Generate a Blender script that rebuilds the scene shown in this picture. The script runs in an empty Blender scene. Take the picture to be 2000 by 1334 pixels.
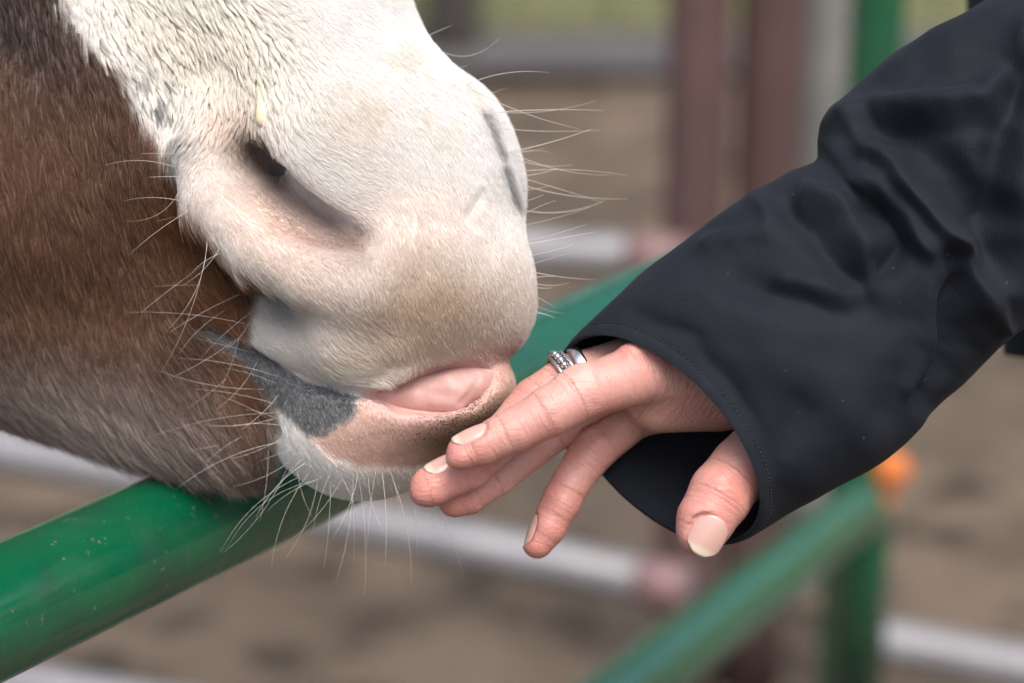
import bpy, math, random
import numpy as np
from mathutils import Vector, Matrix
from mathutils.kdtree import KDTree
from mathutils.bvhtree import BVHTree
random.seed(7); rng = np.random.default_rng(7)
sc = bpy.context.scene
# ------------------------------------------------------------------ camera
FOC = 85.0; FPX = FOC / 36.0 * 2000.0; D0 = 0.90; S = D0 / FPX
PITCH = math.radians(20)
CAM = np.array([0.0, 0.0, 1.45])
FWD = np.array([0, math.cos(PITCH), -math.sin(PITCH)]); RGT = np.array([1.0, 0, 0]); UPV = np.array([0, math.sin(PITCH), math.cos(PITCH)])
cd = bpy.data.cameras.new('camera'); cam = bpy.data.objects.new('camera', cd); sc.collection.objects.link(cam)
cam.location = CAM; cam.rotation_euler = (math.pi / 2 - PITCH, 0, 0)
cd.lens = FOC; cd.sensor_width = 36; cd.clip_start = 0.02; cd.clip_end = 500
cd.dof.use_dof = True; cd.dof.focus_distance = D0 + 0.006; cd.dof.aperture_fstop = 4.9
sc.camera = cam
# ------------------------------------------------------------------ sky, sun, exposure
SUN_EL, SUN_AZ = math.radians(62), math.radians(160)
wd = bpy.data.worlds.new('World'); sc.world = wd; wd.use_nodes = True
nt = wd.node_tree; bg = nt.nodes['Background']; sky = nt.nodes.new('ShaderNodeTexSky'); sky.sky_type = 'NISHITA'
sky.sun_disc = False; sky.sun_elevation = SUN_EL; sky.sun_rotation = SUN_AZ; sky.air_density = 1.0; sky.dust_density = 5.5; sky.ozone_density = 0.6
nt.links.new(sky.outputs[0], bg.inputs[0]); bg.inputs[1].default_value = 0.135
sl = bpy.data.lights.new('sun', 'SUN'); sl.energy = 1.6; sl.angle = math.radians(40); sl.color = (1, 0.965, 0.92)
so = bpy.data.objects.new('sun', sl); sc.collection.objects.link(so)
sd = Vector((math.sin(SUN_AZ) * math.cos(SUN_EL), math.cos(SUN_AZ) * math.cos(SUN_EL), math.sin(SUN_EL)))
so.rotation_euler = sd.to_track_quat('Z', 'Y').to_euler()
sc.view_settings.view_transform = 'Standard'; sc.view_settings.look = 'None'; sc.view_settings.exposure = 0.62; sc.view_settings.gamma = 1
sc.view_settings.use_curve_mapping = False
cy = sc.cycles; cy.use_denoising = True; cy.max_bounces = 6; cy.diffuse_bounces = 3; cy.glossy_bounces = 2; cy.transparent_max_bounces = 6
cy.sample_clamp_indirect = 4

# ------------------------------------------------------------------ helpers
def L(px, py, dz=0.0):
    """photo pixel + depth behind the focus plane (in px units of 0.19 mm) -> linear camera-aligned coordinates"""
    k = 1 + dz / FPX
    return np.array([(px - 1000) * k, (py - 667) * k, dz])
def toW(p):
    p = np.asarray(p, float)
    return CAM + S * (p[..., 0:1] * RGT - p[..., 1:2] * UPV + (p[..., 2:3] + FPX) * FWD)
def toPx(p):
    k = 1 + p[:, 2] / FPX
    return np.stack([p[:, 0] / k + 1000, p[:, 1] / k + 667], 1)
def Wd(px, py, dist):
    return toW(L(px, py, dist / S - FPX))
def link(o, parent=None):
    sc.collection.objects.link(o)
    if parent is not None: o.parent = parent
    return o
def tag(o, label=None, cat=None, group=None, kind=None):
    if label: o['label'] = label
    if cat: o['category'] = cat
    if group: o['group'] = group
    if kind: o['kind'] = kind
    return o
def thing(name, loc, label, cat, group=None):
    o = bpy.data.objects.new(name, None); o.location = loc; o.empty_display_size = 0.05; link(o)
    return tag(o, label, cat, group)
def mesh_obj(name, V, F, mat, parent=None, smooth=True, cols=None, vecs=None, uv=None):
    V = np.asarray(V, float)
    off = np.array(parent_world(parent)) if parent is not None else np.zeros(3)
    me = bpy.data.meshes.new(name)
    if isinstance(F, np.ndarray) and F.shape[1] == 4:
        me.vertices.add(len(V)); me.vertices.foreach_set('co', (V - off).astype(np.float32).ravel())
        me.loops.add(F.size); me.loops.foreach_set('vertex_index', F.astype(np.int32).ravel())
        me.polygons.add(len(F)); me.polygons.foreach_set('loop_start', np.arange(0, F.size, 4, dtype=np.int32))
        me.update(calc_edges=True)
    else:
        me.from_pydata([tuple(v) for v in (V - off)], [], [tuple(f) for f in F])
    me.update()
    if smooth: me.polygons.foreach_set('use_smooth', np.ones(len(me.polygons), bool))
    if cols is not None:
        a = me.color_attributes.new('Col', 'FLOAT_COLOR', 'POINT')
        a.data.foreach_set('color', np.concatenate([cols, np.ones((len(cols), 1))], 1).astype(np.float32).ravel())
    if vecs is not None:
        for n_, v_ in vecs.items():
            a = me.attributes.new(n_, 'FLOAT_VECTOR', 'POINT'); a.data.foreach_set('vector', v_.astype(np.float32).ravel())
    if mat: me.materials.append(mat)
    return link(bpy.data.objects.new(name, me), parent)
def parent_world(p):
    v = Vector(p.location)
    while p.parent is not None:
        p = p.parent; v = v + p.location
    return v
# ---------------------------------------------------------------- materials
def mat(name, col=(0.5, 0.5, 0.5), rough=0.6, attr=None, spec=0.5, metal=0, sss=0, sssr=(1, .35, .2), sssc=0.004, coat=0, sheen=0):
    m = bpy.data.materials.new(name); m.use_nodes = True; n = m.node_tree; b = n.nodes['Principled BSDF']
    b.inputs['Base Color'].default_value = (*col, 1); b.inputs['Roughness'].default_value = rough; b.inputs['Metallic'].default_value = metal
    b.inputs['Specular IOR Level'].default_value = spec
    if sss: b.inputs['Subsurface Weight'].default_value = sss; b.inputs['Subsurface Radius'].default_value = sssr; b.inputs['Subsurface Scale'].default_value = sssc
    if coat: b.inputs['Coat Weight'].default_value = coat; b.inputs['Coat Roughness'].default_value = 0.12
    if sheen: b.inputs['Sheen Weight'].default_value = sheen; b.inputs['Sheen Roughness'].default_value = 0.4
    if attr:
        a = n.nodes.new('ShaderNodeAttribute'); a.attribute_name = attr; n.links.new(a.outputs['Color'], b.inputs['Base Color'])
    m['b'] = 1
    return m
def nd(m, t, **kw):
    n = m.node_tree.nodes.new(t)
    for k, v in kw.items():
        if k.startswith('i_'): n.inputs[k[2:].replace('_', ' ')].default_value = v
        else: setattr(n, k, v)
    return n
def lk(m, a, b): m.node_tree.links.new(a, b)
def BS(m): return m.node_tree.nodes['Principled BSDF']
def noise_mix(m, c1, c2, scale, lo=0.35, hi=0.65, detail=5, vec=None, src=None):
    """colour between c1 and c2 by noise; returns the colour socket"""
    t = nd(m, 'ShaderNodeTexNoise', i_Scale=scale, i_Detail=detail)
    tc = nd(m, 'ShaderNodeTexCoord'); lk(m, vec or tc.outputs['Object'], t.inputs['Vector'])
    r = nd(m, 'ShaderNodeMapRange'); r.inputs['From Min'].default_value = lo; r.inputs['From Max'].default_value = hi
    lk(m, t.outputs[0], r.inputs['Value'])
    x = nd(m, 'ShaderNodeMix', data_type='RGBA'); lk(m, r.outputs[0], x.inputs[0])
    if src is not None: lk(m, src, x.inputs[6])
    else: x.inputs[6].default_value = (*c1, 1)
    x.inputs[7].default_value = (*c2, 1)
    return x.outputs[2]
def bump(m, h, dist, strength=1.0, prev=None):
    b = nd(m, 'ShaderNodeBump'); b.inputs['Strength'].default_value = strength; b.inputs['Distance'].default_value = dist
    lk(m, h, b.inputs['Height'])
    if prev is not None: lk(m, prev, b.inputs['Normal'])
    lk(m, b.outputs[0], BS(m).inputs['Normal']); return b.outputs[0]
def noise_h(m, scale, detail=4, vec=None, rough=0.5):
    t = nd(m, 'ShaderNodeTexNoise', i_Scale=scale, i_Detail=detail, i_Roughness=rough)
    if vec is None: vec = nd(m, 'ShaderNodeTexCoord').outputs['Object']
    lk(m, vec, t.inputs['Vector']); return t.outputs[0]
# ---------------------------------------------------------------- distance fields
def seg(p, a, b):
    ab = b - a; t = np.clip(((p - a) @ ab) / (ab @ ab), 0, 1)
    return t, np.linalg.norm(p - a - t[:, None] * ab, axis=1)
def f_cone(a, ra, b, rb):
    a = L(*a); b = L(*b)
    def f(p):
        t, d = seg(p, a, b); return d - (ra + (rb - ra) * t)
    return f
def f_ell(c, r, rot=0, yaw=0):
    c = L(*c); r = np.array(r, float); ca, sa = math.cos(math.radians(rot)), math.sin(math.radians(rot))
    R1 = np.array([[ca, sa, 0], [-sa, ca, 0], [0, 0, 1.0]])
    cb, sb = math.cos(math.radians(yaw)), math.sin(math.radians(yaw))
    R2 = np.array([[cb, 0, sb], [0, 1.0, 0], [-sb, 0, cb]])
    M = (R2 @ R1).T
    def f(p):
        q = (p - c) @ M; k0 = np.linalg.norm(q / r, axis=1); k1 = np.linalg.norm(q / (r * r), axis=1)
        return k0 * (k0 - 1) / np.maximum(k1, 1e-6)
    return f
def f_chain(pts):
    fs = [f_cone(pts[i][:3], pts[i][3], pts[i + 1][:3], pts[i + 1][3]) for i in range(len(pts) - 1)]
    def f(p):
        d = fs[0](p)
        for g in fs[1:]: d = smin(d, g(p), 6)
        return d
    return f
def smin(a, b, k):
    h = np.maximum(k - np.abs(a - b), 0) / k
    return np.minimum(a, b) - h * h * k * 0.25
def smax(a, b, k): return -smin(-a, -b, k)
def nets(field, lo, hi, step):
    """surface nets over a sparse grid"""
    lo = np.array(lo, float); n = np.ceil((np.array(hi) - lo) / step / 4).astype(int) * 4 + 1
    cs = step * 4; nc = (n - 1) // 4
    g = np.stack(np.meshgrid(*[lo[i] + (np.arange(nc[i]) + 0.5) * cs for i in range(3)], indexing='ij'), -1).reshape(-1, 3)
    dc = field(g).reshape(nc)
    act = np.abs(dc) < cs * 1.35
    D = np.where(np.repeat(np.repeat(np.repeat(dc, 4, 0), 4, 1), 4, 2) > 0, 1e3, -1e3)
    D = np.pad(D, ((0, 1),) * 3, mode='edge')
    A = np.repeat(np.repeat(np.repeat(act, 4, 0), 4, 1), 4, 2); A = np.pad(A, ((0, 1),) * 3, mode='edge')
    A[1:] |= A[:-1]; A[:, 1:] |= A[:, :-1]; A[:, :, 1:] |= A[:, :, :-1]
    idx = np.argwhere(A); D[A] = field(lo + idx * step)
    neg = D < 0
    c = np.zeros(n - 1, np.int8)
    for i in (0, 1):
        for j in (0, 1):
            for k in (0, 1): c += neg[i:n[0] - 1 + i, j:n[1] - 1 + j, k:n[2] - 1 + k]
    ac = (c > 0) & (c < 8); ids = np.full(n - 1, -1, np.int64); cells = np.argwhere(ac); ids[ac] = np.arange(len(cells))
    acc = np.zeros((len(cells), 3)); cnt = np.zeros(len(cells))
    for ax in range(3):
        o = [(0, 0), (0, 1), (1, 0), (1, 1)]
        for (u, v) in o:
            s = np.zeros(3, int); s[(ax + 1) % 3] = u; s[(ax + 2) % 3] = v; e = s.copy(); e[ax] = 1
            a = D[tuple((cells + s).T)]; b = D[tuple((cells + e).T)]; m = (a < 0) != (b < 0)
            t = np.where(m, a / np.where(m, a - b, 1), 0)
            pt = s[None] + t[:, None] * (e - s)[None]
            acc[m] += pt[m]; cnt[m] += 1
    V = lo + (cells + acc / cnt[:, None]) * step
    Fs = []
    for ax in range(3):
        sl0 = [slice(None)] * 3; sl1 = [slice(None)] * 3; sl0[ax] = slice(0, -1); sl1[ax] = slice(1, None)
        a = neg[tuple(sl0)]; b = neg[tuple(sl1)]; x = np.argwhere(a != b)
        u, v = (ax + 1) % 3, (ax + 2) % 3
        x = x[(x[:, u] > 0) & (x[:, v] > 0) & (x[:, u] < n[u] - 1) & (x[:, v] < n[v] - 1)]
        fl = neg[tuple(x.T)]
        def c_(du, dv):
            y = x.copy(); y[:, u] += du; y[:, v] += dv; return ids[tuple(y.T)]
        q = np.stack([c_(-1, -1), c_(0, -1), c_(0, 0), c_(-1, 0)], 1)
        q[~fl] = q[~fl][:, ::-1]; Fs.append(q)
    F = np.concatenate(Fs); F = F[(F >= 0).all(1)]
    return V, F
def relax(V, F, it=2, lam=0.5):
    E = np.concatenate([F[:, [0, 1]], F[:, [1, 2]], F[:, [2, 3]], F[:, [3, 0]]]); E = np.concatenate([E, E[:, ::-1]])
    cnt = np.bincount(E[:, 0], minlength=len(V))[:, None]
    for _ in range(it):
        s = np.stack([np.bincount(E[:, 0], weights=V[E[:, 1], i], minlength=len(V)) for i in range(3)], 1)
        V = V * (1 - lam) + lam * s / np.maximum(cnt, 1)
    return V
def normals(V, F):
    n = np.cross(V[F[:, 2]] - V[F[:, 0]], V[F[:, 3]] - V[F[:, 1]])
    N = np.zeros_like(V)
    for j in range(4):
        for i in range(3): N[:, i] += np.bincount(F[:, j], weights=n[:, i], minlength=len(V))
    return N / np.maximum(np.linalg.norm(N, axis=1, keepdims=True), 1e-9)
# value noise (vectorised, smooth)
_tab = rng.random((64, 64, 64))
def vnoise(p):
    i = np.floor(p).astype(int); f = p - i; f = f * f * (3 - 2 * f); r = 0
    for a in (0, 1):
        for b in (0, 1):
            for c in (0, 1):
                w = (f[:, 0] if a else 1 - f[:, 0]) * (f[:, 1] if b else 1 - f[:, 1]) * (f[:, 2] if c else 1 - f[:, 2])
                r = r + w * _tab[(i[:, 0] + a) % 64, (i[:, 1] + b) % 64, (i[:, 2] + c) % 64]
    return r
def fbm(p, o=3):
    return sum(vnoise(p * 2 ** k + 17 * k) / 2 ** k for k in range(o)) / sum(1 / 2 ** k for k in range(o))
def poly_sd(q, poly):
    """signed distance to a polygon in the plane (negative inside)"""
    P = np.array(poly, float); d = np.full(len(q), 1e9); ins = np.zeros(len(q), bool)
    for i in range(len(P)):
        a, b = P[i], P[(i + 1) % len(P)]; e = b - a; w = q - a
        t = np.clip((w @ e) / (e @ e), 0, 1); d = np.minimum(d, np.linalg.norm(w - t[:, None] * e, axis=1))
        c = (a[1] > q[:, 1]) != (b[1] > q[:, 1])
        xx = a[0] + (q[:, 1] - a[1]) * e[0] / (e[1] if e[1] else 1e-9)
        ins ^= c & (q[:, 0] < xx)
    return np.where(ins, -d, d)
def line_d(q, pts):
    P = np.array(pts, float); d = np.full(len(q), 1e9)
    for i in range(len(P) - 1):
        a, b = P[i], P[i + 1]; e = b - a; t = np.clip(((q - a) @ e) / (e @ e), 0, 1)
        d = np.minimum(d, np.linalg.norm(q - a - t[:, None] * e, axis=1))
    return d
def sstep(d, w): return 1 / (1 + np.exp(np.clip(4 * d / w, -40, 40)))
def blob(q, c, r, rot=0):
    ca, sa = math.cos(math.radians(rot)), math.sin(math.radians(rot)); x = q - np.array(c, float)
    u = (x[:, 0] * ca + x[:, 1] * sa) / r[0]; v = (-x[:, 0] * sa + x[:, 1] * ca) / r[1]
    return np.exp(-(u * u + v * v))
def mixc(c, m, col): return c * (1 - m[:, None]) + np.array(col)[None] * m[:, None]
def catmull(P, n):
    P = np.array(P, float); k = len(P); t = np.linspace(0, k - 1, n); i = np.clip(t.astype(int), 0, k - 2); f = (t - i)[:, None]
    p0 = P[np.maximum(i - 1, 0)]; p1 = P[i]; p2 = P[i + 1]; p3 = P[np.minimum(i + 2, k - 1)]
    return 0.5 * (2 * p1 + (p2 - p0) * f + (2 * p0 - 5 * p1 + 4 * p2 - p3) * f ** 2 + (3 * p1 - p0 - 3 * p2 + p3) * f ** 3)
def tube(pts, rad, n=8, cap=True):
    """tube along world points; rad scalar or list"""
    P = np.array(pts, float); k = len(P); rad = np.full(k, rad) if np.isscalar(rad) else np.array(rad, float)
    T = np.gradient(P, axis=0); T /= np.linalg.norm(T, axis=1, keepdims=True)
    ref = np.array([0, 0, 1.0]) if abs(T[0, 2]) < 0.9 else np.array([1.0, 0, 0]); V = []
    for i in range(k):
        a = np.cross(T[i], ref); a /= np.linalg.norm(a); b = np.cross(T[i], a); ref = -b
        for j in range(n):
            w = 2 * math.pi * j / n; V.append(P[i] + rad[i] * (math.cos(w) * a + math.sin(w) * b))
    F = [(i * n + j, i * n + (j + 1) % n, (i + 1) * n + (j + 1) % n, (i + 1) * n + j) for i in range(k - 1) for j in range(n)]
    if cap: F += [tuple(range(n))[::-1], tuple((k - 1) * n + j for j in range(n))]
    return V, F

# ================================================================= SETTING
m_dirt = mat('dirt', (0.2, 0.15, 0.11), 0.95, spec=0.15)
c = noise_mix(m_dirt, (0.178, 0.138, 0.102), (0.112, 0.086, 0.064), 3.2, 0.42, 0.60, 3)
c = noise_mix(m_dirt, None, (0.050, 0.040, 0.031), 7.0, 0.53, 0.64, 4, src=c)
c = noise_mix(m_dirt, None, (0.16, 0.13, 0.10), 60, 0.5, 0.8, 6, src=c); lk(m_dirt, c, BS(m_dirt).inputs['Base Color'])
bump(m_dirt, noise_h(m_dirt, 25, 8, rough=0.6), 0.03, 0.8)
n_ = 90; xs = np.linspace(-1, 1, n_); gx, gy = np.meshgrid(np.sign(xs) * np.abs(xs) ** 2.5 * 250, np.sign(xs) * np.abs(xs) ** 2.5 * 250 + 3)
gp = np.stack([gx, gy, np.zeros_like(gx)], -1).reshape(-1, 3); gp[:, 2] = (fbm(gp * 1.7 + 50, 3) - 0.5) * 0.06
q_ = np.array([(i * n_ + j, i * n_ + j + 1, (i + 1) * n_ + j + 1, (i + 1) * n_ + j) for i in range(n_ - 1) for j in range(n_ - 1)])
tag(mesh_obj('ground', gp, q_, m_dirt), 'brown trampled dirt of the pen', kind='structure')
# far strip of gravel, then grass (real patches of the ground)
def strip(name, y0, y1, z, m):
    V = [(-60, y0, z), (60, y0, z), (60, y1, z), (-60, y1, z)]
    return tag(mesh_obj(name, V, [(0, 1, 2, 3)], m, smooth=False), kind='structure')
m_grav = mat('gravel', (0.13, 0.125, 0.13), 0.95); lk(m_grav, noise_mix(m_grav, (0.10, 0.093, 0.092), (0.07, 0.066, 0.068), 3), BS(m_grav).inputs['Base Color'])
m_grass = mat('grass', (0.2, 0.25, 0.07), 0.95); lk(m_grass, noise_mix(m_grass, (0.25, 0.25, 0.14), (0.20, 0.205, 0.12), 1.2), BS(m_grass).inputs['Base Color'])
strip('path', 5.85, 6.3, 0.035, m_grav); strip('field', 6.3, 200, 0.04, m_grass)
gn = 24000
gx_ = rng.uniform(-2.5, 2.5, gn); gy_ = 6.32 + rng.random(gn) ** 1.5 * 5; gh = rng.uniform(0.03, 0.08, gn); ga = rng.uniform(0, math.pi, gn)
Vb = np.zeros((gn, 4, 3)); dx = np.cos(ga) * 0.004; dy = np.sin(ga) * 0.004
lx = rng.normal(0, 0.02, gn); ly = rng.normal(0, 0.02, gn)
for j, (a_, h_) in enumerate([(-1, 0), (1, 0), (0.4, 1), (-0.4, 1)]):
    Vb[:, j, 0] = gx_ + a_ * dx + h_ * lx; Vb[:, j, 1] = gy_ + a_ * dy + h_ * ly; Vb[:, j, 2] = 0.04 + h_ * gh
m_blade = mat('grass_blade', (0.22, 0.235, 0.11), 0.7)
tag(mesh_obj('grass', Vb.reshape(-1, 3), np.arange(gn * 4).reshape(-1, 4), m_blade), 'short green grass beyond the dirt pen', 'grass', kind='stuff')

# ---- pipes of the pens
m_green = mat('green_paint', (0.0, 0.10, 0.045), 0.36, spec=0.6, coat=0.55)
BS(m_green).inputs['Coat IOR'].default_value = 1.8; BS(m_green).inputs['Coat Roughness'].default_value = 0.14
tcg = nd(m_green, 'ShaderNodeTexCoord')
mpg = nd(m_green, 'ShaderNodeMapping'); mpg.inputs['Scale'].default_value = (1, 1, 1); lk(m_green, tcg.outputs['Object'], mpg.inputs[0])
cg = noise_mix(m_green, (0.0, 0.092, 0.038), (0.005, 0.066, 0.032), 24, 0.50, 0.68, 9, mpg.outputs[0])
cg = noise_mix(m_green, None, (0.10, 0.12, 0.09), 190, 0.665, 0.72, 4, mpg.outputs[0], src=cg)
lk(m_green, cg, BS(m_green).inputs['Base Color'])
rr = nd(m_green, 'ShaderNodeMapRange'); rr.inputs['From Min'].default_value = .4; rr.inputs['From Max'].default_value = .7; rr.inputs['To Min'].default_value = .13; rr.inputs['To Max'].default_value = .55
lk(m_green, noise_h(m_green, 40, 6), rr.inputs['Value']); lk(m_green, rr.outputs[0], BS(m_green).inputs['Roughness'])
bump(m_green, noise_h(m_green, 150, 5), 0.0004, 0.5)
m_gal = mat('galvanised_steel', (0.42, 0.42, 0.44), 0.5, metal=0.4)
lk(m_gal, noise_mix(m_gal, (0.30, 0.30, 0.315), (0.22, 0.22, 0.235), 14), BS(m_gal).inputs['Base Color'])
m_brown = mat('brown_paint', (0.13, 0.075, 0.07), 0.5); lk(m_brown, noise_mix(m_brown, (0.135, 0.080, 0.074), (0.105, 0.064, 0.06), 8), BS(m_brown).inputs['Base Color'])
m_pinkpaint = mat('faded_red_paint', (0.22, 0.13, 0.13), 0.5)
m_greyp = mat('weathered_grey_paint', (0.25, 0.25, 0.235), 0.7); lk(m_greyp, noise_mix(m_greyp, (0.24, 0.24, 0.22), (0.17, 0.18, 0.17), 9), BS(m_greyp).inputs['Base Color'])
def pipe(name, p, q, r, m, parent=None, n=40, seg_=10):
    P = np.linspace(p, q, seg_); V, F = tube(P, r, n); return mesh_obj(name, V, F, m, parent)
GZ = 0.0
def to_ground(p): return np.array([p[0], p[1], GZ])
# nearest green top rail with its uprights
A0, B0 = Wd(-30, 1208, 0.905), Wd(1240, 617, 1.29)
dirn = (B0 - A0)
g0 = thing('pipe_fence', to_ground(A0), 'thick green painted pipe rail passing close under the horse chin', 'fence panel')
RG = 0.0245
e0, e1 = A0 - dirn * 0.9, A0 + dirn * 1.75
pipe('top_rail', e0, e1, RG, m_green, g0, 64, 30)
for k_, dzr in enumerate((0.36, 0.66, 0.96)):
    pipe('lower_rail', e0 - np.array([0, 0, dzr]), e1 - np.array([0, 0, dzr]), 0.019, m_green, g0, 24) if k_ > 0 else None
for p_ in (e0, ): pipe('upright', p_ + np.array([0, 0, 0.0]), to_ground(p_), RG, m_green, g0)
# green gate with corner, lower right
c1 = Wd(1690, 985, 2.45); c0 = Wd(1215, 1362, 1.76)
dr = c1 - c0
g1 = thing('green_gate', to_ground(c1), 'green pipe gate whose corner ends below the black sleeve', 'gate')
st = c0 - dr * 1.5
bend = [c1 + dr / np.linalg.norm(dr) * (math.sin(a) - 1) * 0.035 + np.array([0, 0, -1]) * (1 - math.cos(a)) * 0.035 for a in np.linspace(0, math.pi / 2, 8)]
Vt, Ft = tube([st + (bend[0] - st) * t for t in np.linspace(0, 0.985, 12)] + bend + [to_ground(bend[-1]) + np.array([0, 0, 0.25])], 0.0275, 40)
mesh_obj('frame_tube', Vt, Ft, m_green, g1)
for z_ in (0.3, 0.6): pipe('rail', st - np.array([0, 0, z_]), bend[-1] - np.array([0, 0, z_]), 0.018, m_green, g1, 24)
# tall green post behind
def vpost(name, px, py, dist, r, m, label, cat, top=2.4, group=None, nseg=32):
    b = Wd(px, py, dist); o = thing(name, to_ground(b), label, cat, group)
    pipe('shaft', np.array([b[0], b[1], GZ - 0.02]), np.array([b[0], b[1], top]), r, m, o, nseg, 16)
    V, F = tube([np.array([b[0], b[1], top + 0.001]), np.array([b[0], b[1], top + 0.02]), np.array([b[0], b[1], top + 0.03])], [r * 1.12, r * 1.12, r * 0.6], nseg)
    mesh_obj('cap', V, F, m, o); return b, o
vpost('green_post', 1713, 60, 2.55, 0.030, m_green, 'tall green pipe post above the black sleeve', 'post')
pA, oA = vpost('brown_post', 1366, 100, 2.75, 0.037, m_brown, 'left one of two dark brown steel posts behind the hand', 'post', group='brown posts of the pen')
pB, oB = vpost('brown_post', 1508, 100, 2.78, 0.039, m_brown, 'right one of two dark brown steel posts, beside a pale grey post', 'post', group='brown posts of the pen')
pC, oC = vpost('grey_post', 1610, 100, 3.1, 0.031, m_greyp, 'pale grey steel post between brown and green posts', 'post')
# grey rails: in the vertical plane of the brown posts
def rail(name, x0, y0, d0, x1, y1, d1, r, m, label, pink=None):
    p, q = Wd(x0, y0, d0), Wd(x1, y1, d1); o = thing(name, to_ground((p + q) / 2), label, 'rail')
    pipe('pipe', p, q, r, m, o, 40)
    if pink:
        for a, b in pink:
            pipe('painted_sleeve', p + (q - p) * a, p + (q - p) * b, r * 1.03, m_pinkpaint, o, 40, 3)
    return o
rail('pen_rail', 300, 457, 2.8, 1345, 503, 2.72, 0.0235, m_gal, 'upper grey galvanised pipe rail right behind the muzzle whiskers', [(0.885, 0.995)])
rail('pen_rail', -700, 733, 2.9, 1345, 1152, 2.62, 0.0255, m_gal, 'lower grey galvanised pipe rail running under the fingers', [(0.955, 0.998)])
rail('pen_rail', 1660, 1240, 2.75, 2500, 1400, 2.6, 0.0255, m_gal, 'grey galvanised pipe rail at the lower right of the gate')
rail('pen_rail', -700, 1205, 2.75, 700, 1455, 2.6, 0.0255, m_gal, 'lowest grey pipe rail in the bottom left corner')
# far dark post
vpost('far_post', 885, 20, 6.2, 0.07, mat('dark_wood', (0.05, 0.045, 0.04), 0.8), 'dark blurred wooden post far behind the nose', 'post', top=1.6)
# orange ball
ob = Wd(1741, 918, 2.62)
m_or = mat('orange_rubber', (0.62, 0.17, 0.03), 0.5); og = thing('orange_ball', ob, 'small orange ball cap at the green gate corner', 'ball')
Vo = []; Fo = []; ns, nr_ = 24, 14
for i in range(nr_ + 1):
    th = math.pi * i / nr_
    for j in range(ns):
        w = 2 * math.pi * j / ns; rr_ = 0.0205 * (1 + 0.05 * (abs(th - math.pi / 2) < 0.12)); Vo.append(ob + rr_ * np.array([math.sin(th) * math.cos(w), math.sin(th) * math.sin(w), math.cos(th)]))
for i in range(nr_):
    for j in range(ns): Fo.append((i * ns + j, (i + 1) * ns + j, (i + 1) * ns + (j + 1) % ns, i * ns + (j + 1) % ns))
mesh_obj('ball_shell', Vo, Fo, m_or, og)
stemV, stemF = tube([ob - np.array([0, 0, 0.02]), ob - np.array([0.008, 0, 0.06])], 0.007, 12); mesh_obj('stem', stemV, stemF, m_or, og)

# ================================================================= HORSE
U = []   # (fn, k)
def add(fn, k=60): U.append((fn, k))
add(f_cone((250, -620, 560), 330, (672, 290, 255), 236), 1)                # nose bridge
add(f_cone((90, -320, 560), 330, (330, 330, 330), 190), 120)
add(f_ell((765, 420, 240), (262, 330, 235)), 90)
add(f_ell((915, 330, 330), (104, 185, 130), -12), 60)                       # far nostril side
add(f_ell((835, 575, 195), (212, 150, 190), -10), 80)                       # upper lip bulb
add(f_cone((520, 640, 250), 62, (700, 650, 130), 105), 60)                  # upper lip, near side
add(f_cone((700, 650, 130), 100, (930, 610, 200), 105), 50)
add(f_cone((-520, 60, 820), 470, (150, 420, 560), 360), 90)                 # cheek
add(f_cone((150, 420, 560), 360, (420, 600, 430), 235), 90)
add(f_cone((-100, 560, 620), 250, (480, 765, 390), 158), 90)                # jaw
add(f_ell((800, 790, 225), (222, 105, 190), -14), 40)                       # lower lip
add(f_cone((420, 640, 330), 55, (640, 785, 190), 78), 40)                   # lower lip, near side
add(f_ell((700, 850, 270), (175, 122, 165), 8), 60)                        # chin
# nostril wing
add(f_chain([(432, 235, 160, 60), (400, 300, 110, 56), (420, 390, 70, 62), (500, 480, 40, 62), (600, 540, 20, 62), (700, 560, 20, 70)]), 60)
add(f_ell((660, 300, 120), (130, 150, 115), 20), 70)                        # inner fold beside the nostril
add(f_ell((565, 615, 190), (85, 60, 75), 30), 70)
add(f_ell((800, 480, 70), (90, 70, 60)), 80)
def base_field(p):
    d = U[0][0](p)
    for fn, k in U[1:]: d = smin(d, fn(p), k)
    return d
def surf_z(field, px, py, z0=-400, z1=1200):
    px = np.atleast_1d(np.array(px, float)); py = np.atleast_1d(np.array(py, float)); z = np.full(len(px), float(z0))
    for _ in range(70):
        k = 1 + z / FPX; p = np.stack([(px - 1000) * k, (py - 667) * k, z], 1); z = z + np.clip(field(p), -50, 200) * 0.8
    return z
def sz(px, py): return float(surf_z(base_field, px, py)[0])
C_ = []  # (fn,k)
def cut(pts, k):
    C_.append((f_chain([(x, y, sz(x, y) + dz, r) for x, y, dz, r in pts]), k))
cut([(488, 290, -6, 27), (512, 305, 60, 27), (560, 330, 150, 30)], 36)           # nostril hole
cut([(468, 318, -20, 36), (515, 368, -20, 44), (570, 418, -18, 40), (636, 456, -14, 28), (702, 474, -8, 8)], 52)
cut([(498, 312, 2, 28), (530, 350, 8, 33), (572, 392, 6, 28), (640, 438, 2, 20), (704, 469, -2, 8)], 26)
cut([(545, 372, 14, 20), (620, 432, 10, 16), (690, 462, 2, 8)], 14)
cut([(512, 318, 44, 42), (566, 368, 42, 39), (634, 420, 34, 31), (694, 460, 14, 13)], 20)
cut([(335, 598, -2, 9), (430, 650, -2, 10), (520, 705, 2, 12), (610, 748, 4, 12), (710, 767, 8, 14)], 16)   # mouth line
ml = [(730, 768, 0, 14), (790, 765, -4, 34), (850, 752, -4, 42), (905, 738, 0, 38), (940, 722, 6, 22), (1000, 693, 0, 10), (1040, 670, 0, 10)]
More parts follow.
